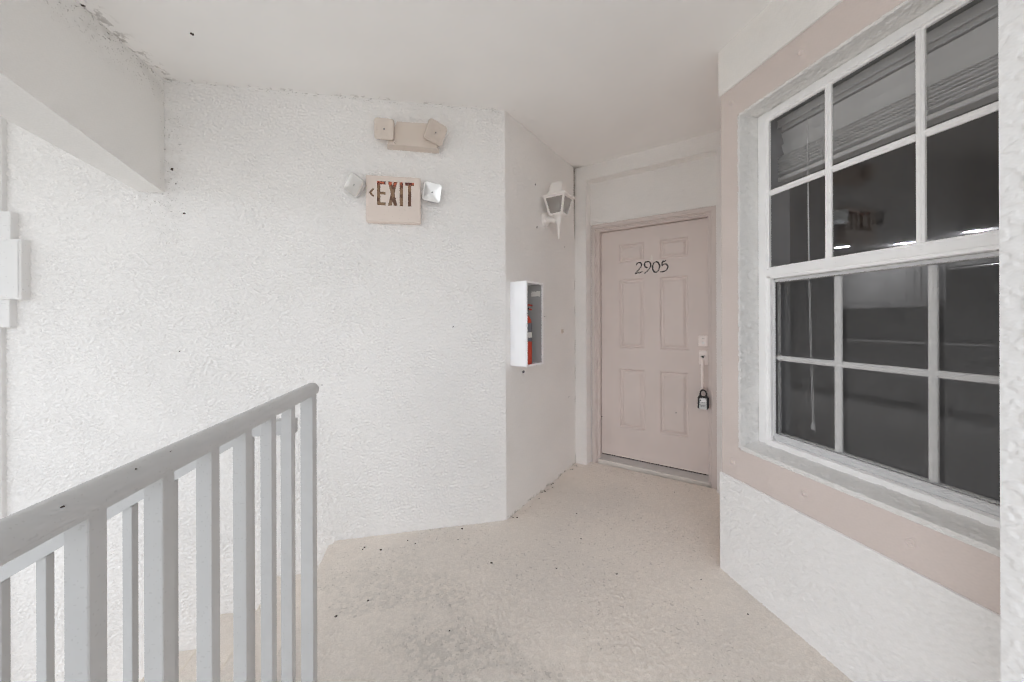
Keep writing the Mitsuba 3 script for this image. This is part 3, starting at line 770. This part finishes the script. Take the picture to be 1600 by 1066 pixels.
obj('thumb_latch', cat(hull([[0.944, 0.990, LF + 0.014], [0.972, 0.994, LF + 0.014]], [[0.944, 0.992, LF + 0.03], [0.974, 0.996, LF + 0.03], [0.958, 0.982, LF + 0.034]]), chbox(0.953, 0.963, 0.975, 0.99, LF + 0.012, LF + 0.017)), 'mat_black_appliance', HS, M=FC)
obj('lower_mount', chbox(0.940, 0.985, 0.728, 0.765, LF - 0.001, LF + 0.010, 0.003), 'mat_door', HS, M=FC)

LB = thing('key_lockbox', 'black and grey key lockbox hanging from the door handle', 'lockbox')
lo, lc, lz = LF + 0.066, 0.9645, 0.652
bodyp = rrect(0.070, 0.094, 0.012)
def lofted(poly, z0_, z1_, sc=0.94):
    r = np.array(poly.exterior.coords)[:-1]
    return trimesh.convex.convex_hull(np.vstack([np.c_[r * sc, np.full(len(r), z0_)], np.c_[r, np.full(len(r), z0_ + 0.006)], np.c_[r, np.full(len(r), z1_ - 0.005)], np.c_[r * sc, np.full(len(r), z1_)]]))


Mb = np.eye(4); Mb[:3, 3] = [lc, lz, lo]
obj('body', place(lofted(bodyp, -0.024, 0.016), Mb), 'mat_rubber', LB, M=FC, smooth=30)
fp = Polygon([(-0.024, -0.0465), (0.024, -0.0465), (0.024, -0.02), (0.021, 0.0), (0.0235, 0.022), (0.02, 0.034), (0.012, 0.037), (-0.012, 0.037), (-0.02, 0.034), (-0.0235, 0.022), (-0.021, 0.0), (-0.024, -0.02)])
FACE = obj('face_plate', place(prism(fp, 0.013, 0.019), Mb), 'mat_lockbox_face', LB, M=FC)
obj('dial_cover', place(prism(sbox(-0.014, 0.008, 0.014, 0.026).buffer(0.002), 0.018, 0.0205), Mb), 'mat_cabinet_metal', FACE, M=FC)
obj('release_button', place(prism(shapely.Point(-0.0135, 0.019).buffer(0.0045), 0.018, 0.0225), Mb), 'mat_rubber', FACE, M=FC)
obj('dial_slot', place(prism(sbox(-0.009, 0.003, 0.011, 0.0065), 0.018, 0.0198), Mb), 'mat_label_dark', FACE, M=FC)
lines = [sbox(x, z, x + w, z + h) for x, z, w, h in ((-0.016, -0.021, 0.004, 0.006), (-0.0105, -0.021, 0.006, 0.005), (-0.0035, -0.021, 0.006, 0.005), (0.0035, -0.021, 0.005, 0.005), (0.0095, -0.021, 0.006, 0.005), (-0.015, -0.028, 0.03, 0.003))]
obj('printed_lettering', place(prism(shapely.union_all(lines), 0.0185, 0.0194), Mb), 'mat_label_dark', FACE, M=FC)
sh = [[lc - 0.0195, lz + 0.040, lo], [lc - 0.0195, lz + 0.070, lo], [lc - 0.014, lz + 0.086, lo], [lc, lz + 0.092, lo], [lc + 0.014, lz + 0.086, lo], [lc + 0.0195, lz + 0.070, lo], [lc + 0.0195, lz + 0.040, lo]]
obj('shackle', tube(sh, 0.0058, 12), 'mat_rubber', LB, M=FC, smooth=50)

# ------------------------------------------------------------------ window
WN = thing('sash_window', 'white single hung window with twelve panes above the pink ledge', 'window')
def B3(d0, d1, ya_, yb_, za_, zb_, c=0.0015): return chbox(VD + d0, VD + d1, ya_, yb_, za_, zb_, c)
YR = 0.64   # hidden right end
frm = [B3(0.093, 0.122, 1.462, 1.5035, 0.687, 2.205, 0.003), B3(0.0935, 0.122, 0.60, 1.463, 2.170, 2.205, 0.003), B3(0.091, 0.16, 0.60, 1.463, 0.684, 0.712, 0.003), B3(0.093, 0.19, 0.598, 0.632, 0.687, 2.205, 0.003)]
frm += [B3(0.100, 0.17, 1.4580, 1.4635, 0.710, 1.45, 0.001), B3(0.0985, 0.12, 1.447, 1.4585, 0.712, 1.445, 0.002)]
obj('frame', cat(*frm), 'mat_window', WN)
obj('frame_track', cat(B3(0.112, 0.114, 1.4575, 1.4622, 0.712, 1.445, 0), B3(0.130, 0.1305, 1.44, 1.464, 0.712, 1.445, 0)), 'mat_dark_gap', WN)
US = obj('upper_sash', cat(B3(0.1, 0.115, 1.4535, 1.4625, 1.49, 2.171), B3(0.1, 0.115, 0.63, 1.4535, 2.163, 2.171), B3(0.1, 0.115, 0.630, 0.655, 1.49, 2.171)), 'mat_window', WN)
obj('meeting_rail', cat(B3(0.094, 0.14, 0.632, 1.4505, 1.484, 1.495), B3(0.0885, 0.14, 0.632, 1.462, 1.455, 1.4842), B3(0.092, 0.14, 0.632, 1.440, 1.4425, 1.4552)), 'mat_window', US)
def muntin(ya_, yb_, za_, zb_, d, vertical):
    a = B3(d, d + 0.013, ya_, yb_, za_, zb_, 0.003)
    if vertical: b = B3(d - 0.003, d + 0.01, ya_ + 0.006, yb_ - 0.006, za_, zb_, 0.002)
    else: b = B3(d - 0.003, d + 0.01, ya_, yb_, za_ + 0.006, zb_ - 0.006, 0.002)
    return cat(a, b)


ym = [(1.188, 1.212), (0.9155, 0.938)]
for a, b in ym: obj('muntin', muntin(a, b, 1.49, 2.168, 0.101, True), 'mat_window', US)
zc0, zc1 = 1.822, 1.846
for a, b in ((1.2125, 1.454), (0.9385, 1.1875), (0.65, 0.915)): obj('muntin', muntin(a, b, zc0, zc1, 0.1013, False), 'mat_window', US)
def pane(ya_, yb_, za_, zb_, d, parent, tilt=0.0):
    c = (ya_ + yb_) / 2
    V = np.array([[VD + d + tilt * (y - c), y, z] for y, z in ((ya_, za_), (yb_, za_), (yb_, zb_), (ya_, zb_))])
    obj('pane', trimesh.Trimesh(V, [[0, 2, 1], [0, 3, 2]], process=False), 'mat_pane', parent)


TILT = -0.023
yy = [(1.2, 1.458), (0.927, 1.2), (0.64, 0.927)]
for a, b in yy:
    pane(a, b, 1.49, 1.834, 0.108, US, TILT); pane(a, b, 1.834, 2.168, 0.108, US, TILT)
LS = obj('lower_sash', cat(B3(0.140, 0.165, 1.458, 1.478, 0.70, 1.445), B3(0.140, 0.165, 0.63, 1.458, 1.428, 1.445), B3(0.140, 0.165, 0.63, 1.458, 0.705, 0.742), B3(0.140, 0.165, 0.63, 0.655, 0.744, 1.426)), 'mat_window', WN)
ym2 = [(1.178, 1.203), (0.906, 0.928)]
for a, b in ym2: obj('muntin', muntin(a, b, 0.744, 1.426, 0.131, True), 'mat_window', LS)
for a, b in ((1.2035, 1.459), (0.9285, 1.1775), (0.65, 0.9055)): obj('muntin', muntin(a, b, 1.073, 1.096, 0.1313, False), 'mat_window', LS)
yy2 = [(1.19, 1.462), (0.917, 1.19), (0.65, 0.917)]
for a, b in yy2:
    pane(a, b, 0.74, 1.085, 0.150, LS, TILT * 0.5); pane(a, b, 1.085, 1.43, 0.150, LS, TILT * 0.5)
SC = obj('screen_frame', cat(B3(0.118, 0.127, 1.442, 1.4565, 0.713, 1.441, 0.002), B3(0.118, 0.127, 0.634, 1.442, 1.428, 1.441, 0.002), B3(0.116, 0.127, 0.634, 1.442, 0.7125, 0.742, 0.002), B3(0.1145, 0.12, 0.634, 1.442, 0.722, 0.730, 0.001)), 'mat_screen_frame', WN)
obj('screen_mesh', trimesh.Trimesh(np.array([[VD + 0.1225, 0.634, 0.74], [VD + 0.1225, 1.443, 0.74], [VD + 0.1225, 1.443, 1.43], [VD + 0.1225, 0.634, 1.43]]), [[0, 2, 1], [0, 3, 2]], process=False), 'mat_screen', SC)
sM = aim([VD + 0.1145, 1.448, 0.722], [-1, 0, 0]) @ np.array([[1, 0, 0, 0], [0, 0, -1, 0], [0, 1, 0, 0], [0, 0, 0, 1.0]])
obj('screen_clip', lathe([(0, 0.004), (0.003, 0.004), (0.0035, 0.002), (0.007, 0.002), (0.0078, 0.0)], 16), 'mat_aluminium', SC, M=sM, smooth=30)

# ------------------------------------------------------------------ blind
BL = thing('window_blind', 'white slatted blind drawn up behind the upper panes', 'blind')
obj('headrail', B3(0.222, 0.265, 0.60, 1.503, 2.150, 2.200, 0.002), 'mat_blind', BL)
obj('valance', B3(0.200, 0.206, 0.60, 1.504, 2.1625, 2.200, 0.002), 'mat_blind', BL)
def slat(z, ang, d=0.235, half=0.031):
    c, s = math.cos(ang), math.sin(ang)
    pts = []
    for t in np.linspace(-1, 1, 5):
        crown = 0.0025 * (1 - t * t)
        for o in (0, 0.0028):
            x = t * half * c - (crown + o) * s; zz = t * half * s + (crown + o) * c
            for y in (0.605, 1.51): pts.append([VD + d + x, y, z + zz])
    return trimesh.convex.convex_hull(np.array(pts))


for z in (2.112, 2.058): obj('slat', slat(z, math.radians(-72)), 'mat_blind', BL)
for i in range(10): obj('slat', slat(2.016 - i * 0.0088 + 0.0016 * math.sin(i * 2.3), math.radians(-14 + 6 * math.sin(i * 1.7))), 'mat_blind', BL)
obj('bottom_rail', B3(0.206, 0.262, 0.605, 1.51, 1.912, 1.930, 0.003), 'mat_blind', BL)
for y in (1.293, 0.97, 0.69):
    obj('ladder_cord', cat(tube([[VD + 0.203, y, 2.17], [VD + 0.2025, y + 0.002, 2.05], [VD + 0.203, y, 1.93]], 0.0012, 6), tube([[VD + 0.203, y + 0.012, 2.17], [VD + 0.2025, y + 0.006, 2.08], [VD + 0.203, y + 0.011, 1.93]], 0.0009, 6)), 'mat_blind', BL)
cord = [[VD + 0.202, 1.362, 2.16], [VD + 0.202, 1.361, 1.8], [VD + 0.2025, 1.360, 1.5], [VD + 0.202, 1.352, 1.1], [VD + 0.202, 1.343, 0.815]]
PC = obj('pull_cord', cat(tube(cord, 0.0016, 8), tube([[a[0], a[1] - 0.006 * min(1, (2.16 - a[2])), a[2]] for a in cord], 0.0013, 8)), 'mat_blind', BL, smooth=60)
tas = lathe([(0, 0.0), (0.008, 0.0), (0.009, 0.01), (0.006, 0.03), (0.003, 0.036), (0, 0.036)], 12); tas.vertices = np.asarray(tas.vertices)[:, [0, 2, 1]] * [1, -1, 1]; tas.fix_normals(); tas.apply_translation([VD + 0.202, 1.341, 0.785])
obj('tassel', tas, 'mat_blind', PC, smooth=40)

# ------------------------------------------------------------------ room behind the window
def bx(a, b): return trimesh.creation.box(bounds=[a, b])
tag(obj('kitchen_floor', bx([1.45, -1.75, -0.15], [7.8, 7.3, -0.02]), 'mat_counter'), 'floor of the dim kitchen behind the window', kind='structure')
tag(obj('kitchen_ceiling', prism(Polygon([(1.675, -1.7), (7.6, -1.7), (7.6, 7.2), (1.1, 7.2), (1.1, 3.25), (1.36, 3.19), (2.19, 2.36), (1.50, 1.58), (1.60, 1.5)]), 2.44, 2.46), 'mat_room'), 'ceiling of the kitchen behind the window', kind='structure')
kw = cat(bx([7.5, -1.75, -0.1], [7.7, 7.3, 2.7]), bx([1.0, 7.1, -0.1], [7.7, 7.3, 2.7]), bx([1.0, 3.1, -0.1], [1.2, 7.3, 2.7]), bx([1.5, -1.9, -0.1], [7.7, -1.7, 2.7]))
tag(obj('kitchen_wall', kw, 'mat_room'), 'grey walls of the kitchen behind the window', kind='structure')
KF = 5.66 / 6
def ks(p): return [p[0] * 1.25, p[1] * 1.25 * KF, CAM_H + (p[2] - CAM_H) * 1.25 * KF]
def kx(a, b): return bx(ks(a), ks(b))
def kch(x0, x1, y0, y1, z0, z1, c): return chbox(*[v for p in zip(ks([x0, y0, z0]), ks([x1, y1, z1])) for v in p], c)


def cabinet(ya_, yb_, za_, zb_, label, group, doors=1):
    c = thing('wall_cabinet', label, 'cabinet', group)
    obj('carcass', kx([5.68, ya_ + 0.002, za_], [5.998, yb_ - 0.002, zb_]), 'mat_cabinet_wood', c)
    w = (yb_ - ya_) / doors
    for i in range(doors):
        a, b = ya_ + i * w + 0.004, ya_ + (i + 1) * w - 0.004
        d = cut(kch(5.66, 5.68, a, b, za_ + 0.004, zb_ - 0.004, 0.002), kx([5.6, a + 0.055, za_ + 0.06], [5.668, b - 0.055, zb_ - 0.06]))
        dk = obj('door', d, 'mat_cabinet_wood', c)
        obj('panel', kch(5.662, 5.668, a + 0.075, b - 0.075, za_ + 0.08, zb_ - 0.08, 0.004), 'mat_cabinet_wood', dk)
        kn = trimesh.creation.icosphere(2, 0.016); kn.apply_translation(ks([5.645, (a + 0.03 if i == 0 else b - 0.03), za_ + 0.06]))
        obj('knob', kn, 'mat_black_appliance', dk, smooth=True)


cabinet(4.03, 4.60, 1.43, 2.2, 'white kitchen wall cabinet seen dimly, farthest left through the lower sash', None)
cabinet(3.44, 4.03, 1.43, 2.2, 'white two door kitchen cabinet seen dimly beside the dark microwave', None, 2)
cabinet(2.70, 3.44, 1.88, 2.2, 'short white kitchen cabinet above the dark microwave', None, 2)
MW = thing('microwave', 'dark microwave under the short kitchen cabinet behind the window', 'microwave')
obj('case', kch(5.66, 5.995, 2.71, 3.43, 1.455, 1.875, 0.005), 'mat_black_appliance', MW)
obj('door', kch(5.645, 5.66, 2.90, 3.425, 1.46, 1.87, 0.004), 'mat_black_appliance', MW)
obj('vent', kch(5.64, 5.66, 2.72, 3.42, 1.845, 1.865, 0.004), 'mat_aluminium', MW)
BK = thing('kitchen_counter', 'dark kitchen counter below the wall cabinets behind the window', 'counter')
obj('carcass', kx([5.42, -1.3, 0.26], [5.99, 5.6, 0.95]), 'mat_cabinet_wood', BK)
obj('countertop', kch(5.38, 5.985, -1.3, 5.6, 0.951, 0.985, 0.004), 'mat_counter', BK)
obj('backsplash', kx([5.975, -1.3, 0.986], [5.997, 5.6, 1.42]), 'mat_backsplash', BK)
scene['mat_lit'] = {'type': 'diffuse', 'reflectance': rgb(0.8, 0.8, 0.8)}
for (x, y), lab in (((6.44, 4.90), 'lit round ceiling light seen through the middle pane, the left of three'), ((7.08, 4.54), 'lit round ceiling light seen through the middle pane near its right edge'), ((7.06, 3.775), 'lit round ceiling light seen through the rightmost upper pane')):
    L_ = thing('recessed_light', lab, 'ceiling light')
    dsc = trimesh.creation.cylinder(0.085, 0.006, sections=32); dsc.apply_translation([x, y, 2.434])
    rim = trimesh.creation.annulus(0.086, 0.105, 0.006, sections=32); rim.apply_translation([x, y, 2.436])
    obj('trim', rim, 'mat_window', L_)
    obj('lens', dsc, 'mat_lit', L_, emitter={'type': 'area', 'radiance': rgb(7.0, 7.1, 7.4)})

# ------------------------------------------------------------------ small dirt
def blobs(pts, normal_axis, rmin, rmax, flat=0.45):
    out = []
    for p in pts:
        m = trimesh.creation.icosphere(1, 1.0); v = np.asarray(m.vertices)
        v *= 0.75 + 0.5 * rng.random((len(v), 1)); r = rng.uniform(rmin, rmax)
        sc = np.array([r * rng.uniform(0.7, 1.5), r * rng.uniform(0.7, 1.5), r * flat])
        a = rng.uniform(0, 6.28); c, s = math.cos(a), math.sin(a)
        v = v * sc; v = np.c_[v[:, 0] * c - v[:, 1] * s, v[:, 0] * s + v[:, 1] * c, v[:, 2]]
        m.vertices = v; out.append(place(m, aim(p, normal_axis) if normal_axis is not None and abs(normal_axis[2]) < 0.9 else np.array([[1, 0, 0, p[0]], [0, 1, 0, p[1]], [0, 0, 1, p[2]], [0, 0, 0, 1.0]])))
    return cat(*out)


fp_ = []
while len(fp_) < 24:
    x, y = rng.uniform(-0.5, 1.7), rng.uniform(0.4, 2.9)
    ok = Polygon(pts).contains(shapely.Point(x, y)) and not (x > 1.38 and y < 1.65) and (y < UA - 0.03 + max(0, x - 0.45))
    if ok: fp_.append((x, y, floor_z(x) + 0.001))
for i in range(22):   # crumbs swept against the angled wall and the stair wall
    t = rng.uniform(0.02, 1.07); q = AB + Bd * t + nB * rng.uniform(0.004, 0.05); fp_.append((q[0], q[1], floor_z(q[0]) + 0.001))
for i in range(8):
    x = rng.uniform(-0.4, 0.3); y = UA - rng.uniform(0.02, 0.16); fp_.append((x, y, floor_z(x) + 0.001))
tag(obj('floor_debris', blobs(fp_, [0, 0, 1], 0.0025, 0.0055), 'mat_speck', None), 'scattered dark crumbs of dirt on the beige landing floor', 'debris', kind='stuff')
spA = [(-1.387, UA, 1.096), (0.12, UA, 1.223), (-0.9, UA, 0.7), (-1.36, UA, 1.86), (-1.42, UA, 2.1), (-1.40, UA, 2.02)]
tag(obj('dirt_speck', blobs(spA, [0, -1, 0], 0.0035, 0.006), 'mat_speck', WALL_A), kind='stuff')
spB = [AB + Bd * t + np.array([0, 0, z]) for t, z in ((0.395, 0.94), (0.524, 1.291), (0.411, 1.938), (0.876, 1.871), (0.39, 2.24), (0.95, 0.62))]
tag(obj('dirt_speck', blobs(spB, nB.tolist(), 0.004, 0.006), 'mat_speck', WALL_B), kind='stuff')
obj('wall_bump', disc_n(0.018, 0.008, 0.822, 1.175, 0.0), 'mat_beige_plastic', WALL_B, M=FB, smooth=40)
obj('screw_plate', chbox(0.20, 0.222, 0.905, 0.922, 0.0, 0.006, 0.002), 'mat_label_dark', WALL_B, M=FB)
spC = [(-1.097, 1.90, CEIL - 0.001), (-1.45, 1.80, CEIL - 0.001)]
tag(obj('dirt_speck', blobs(spC, [0, 0, 1], 0.004, 0.0065), 'mat_speck', 'ceiling'), kind='stuff')
spR = [[0.012, 0.52 - 0.7, 1.0700], [0.010, 0.58 - 0.7, 1.0710], [0.014, 0.43 - 0.7, 1.0680], [0.015, 0.495, 1.060]]
tag(obj('dirt_speck', place(blobs(spR, [0, 0, 1], 0.0013, 0.0022, 0.4), Mr), 'mat_speck', RAIL), kind='stuff')
spD = [BC + Cd * r + nC * o + np.array([0, 0, z]) for r, o, z in ((0.771, LF + 0.0015, 0.536), (0.178, LF + 0.004, 0.419))]
tag(obj('dirt_speck', blobs(spD, nC.tolist(), 0.003, 0.005), 'mat_speck', DR), kind='stuff')
mark = Polygon([(0.586, 1.745), (0.5845, 1.765), (0.590, 1.788), (0.594, 1.797), (0.600, 1.792), (0.603, 1.765), (0.602, 1.745), (0.597, 1.752), (0.592, 1.750)])
obj('paint_mark', prism(mark, LF - 0.001, LF + 0.0008), 'mat_threshold', DR, M=FC)
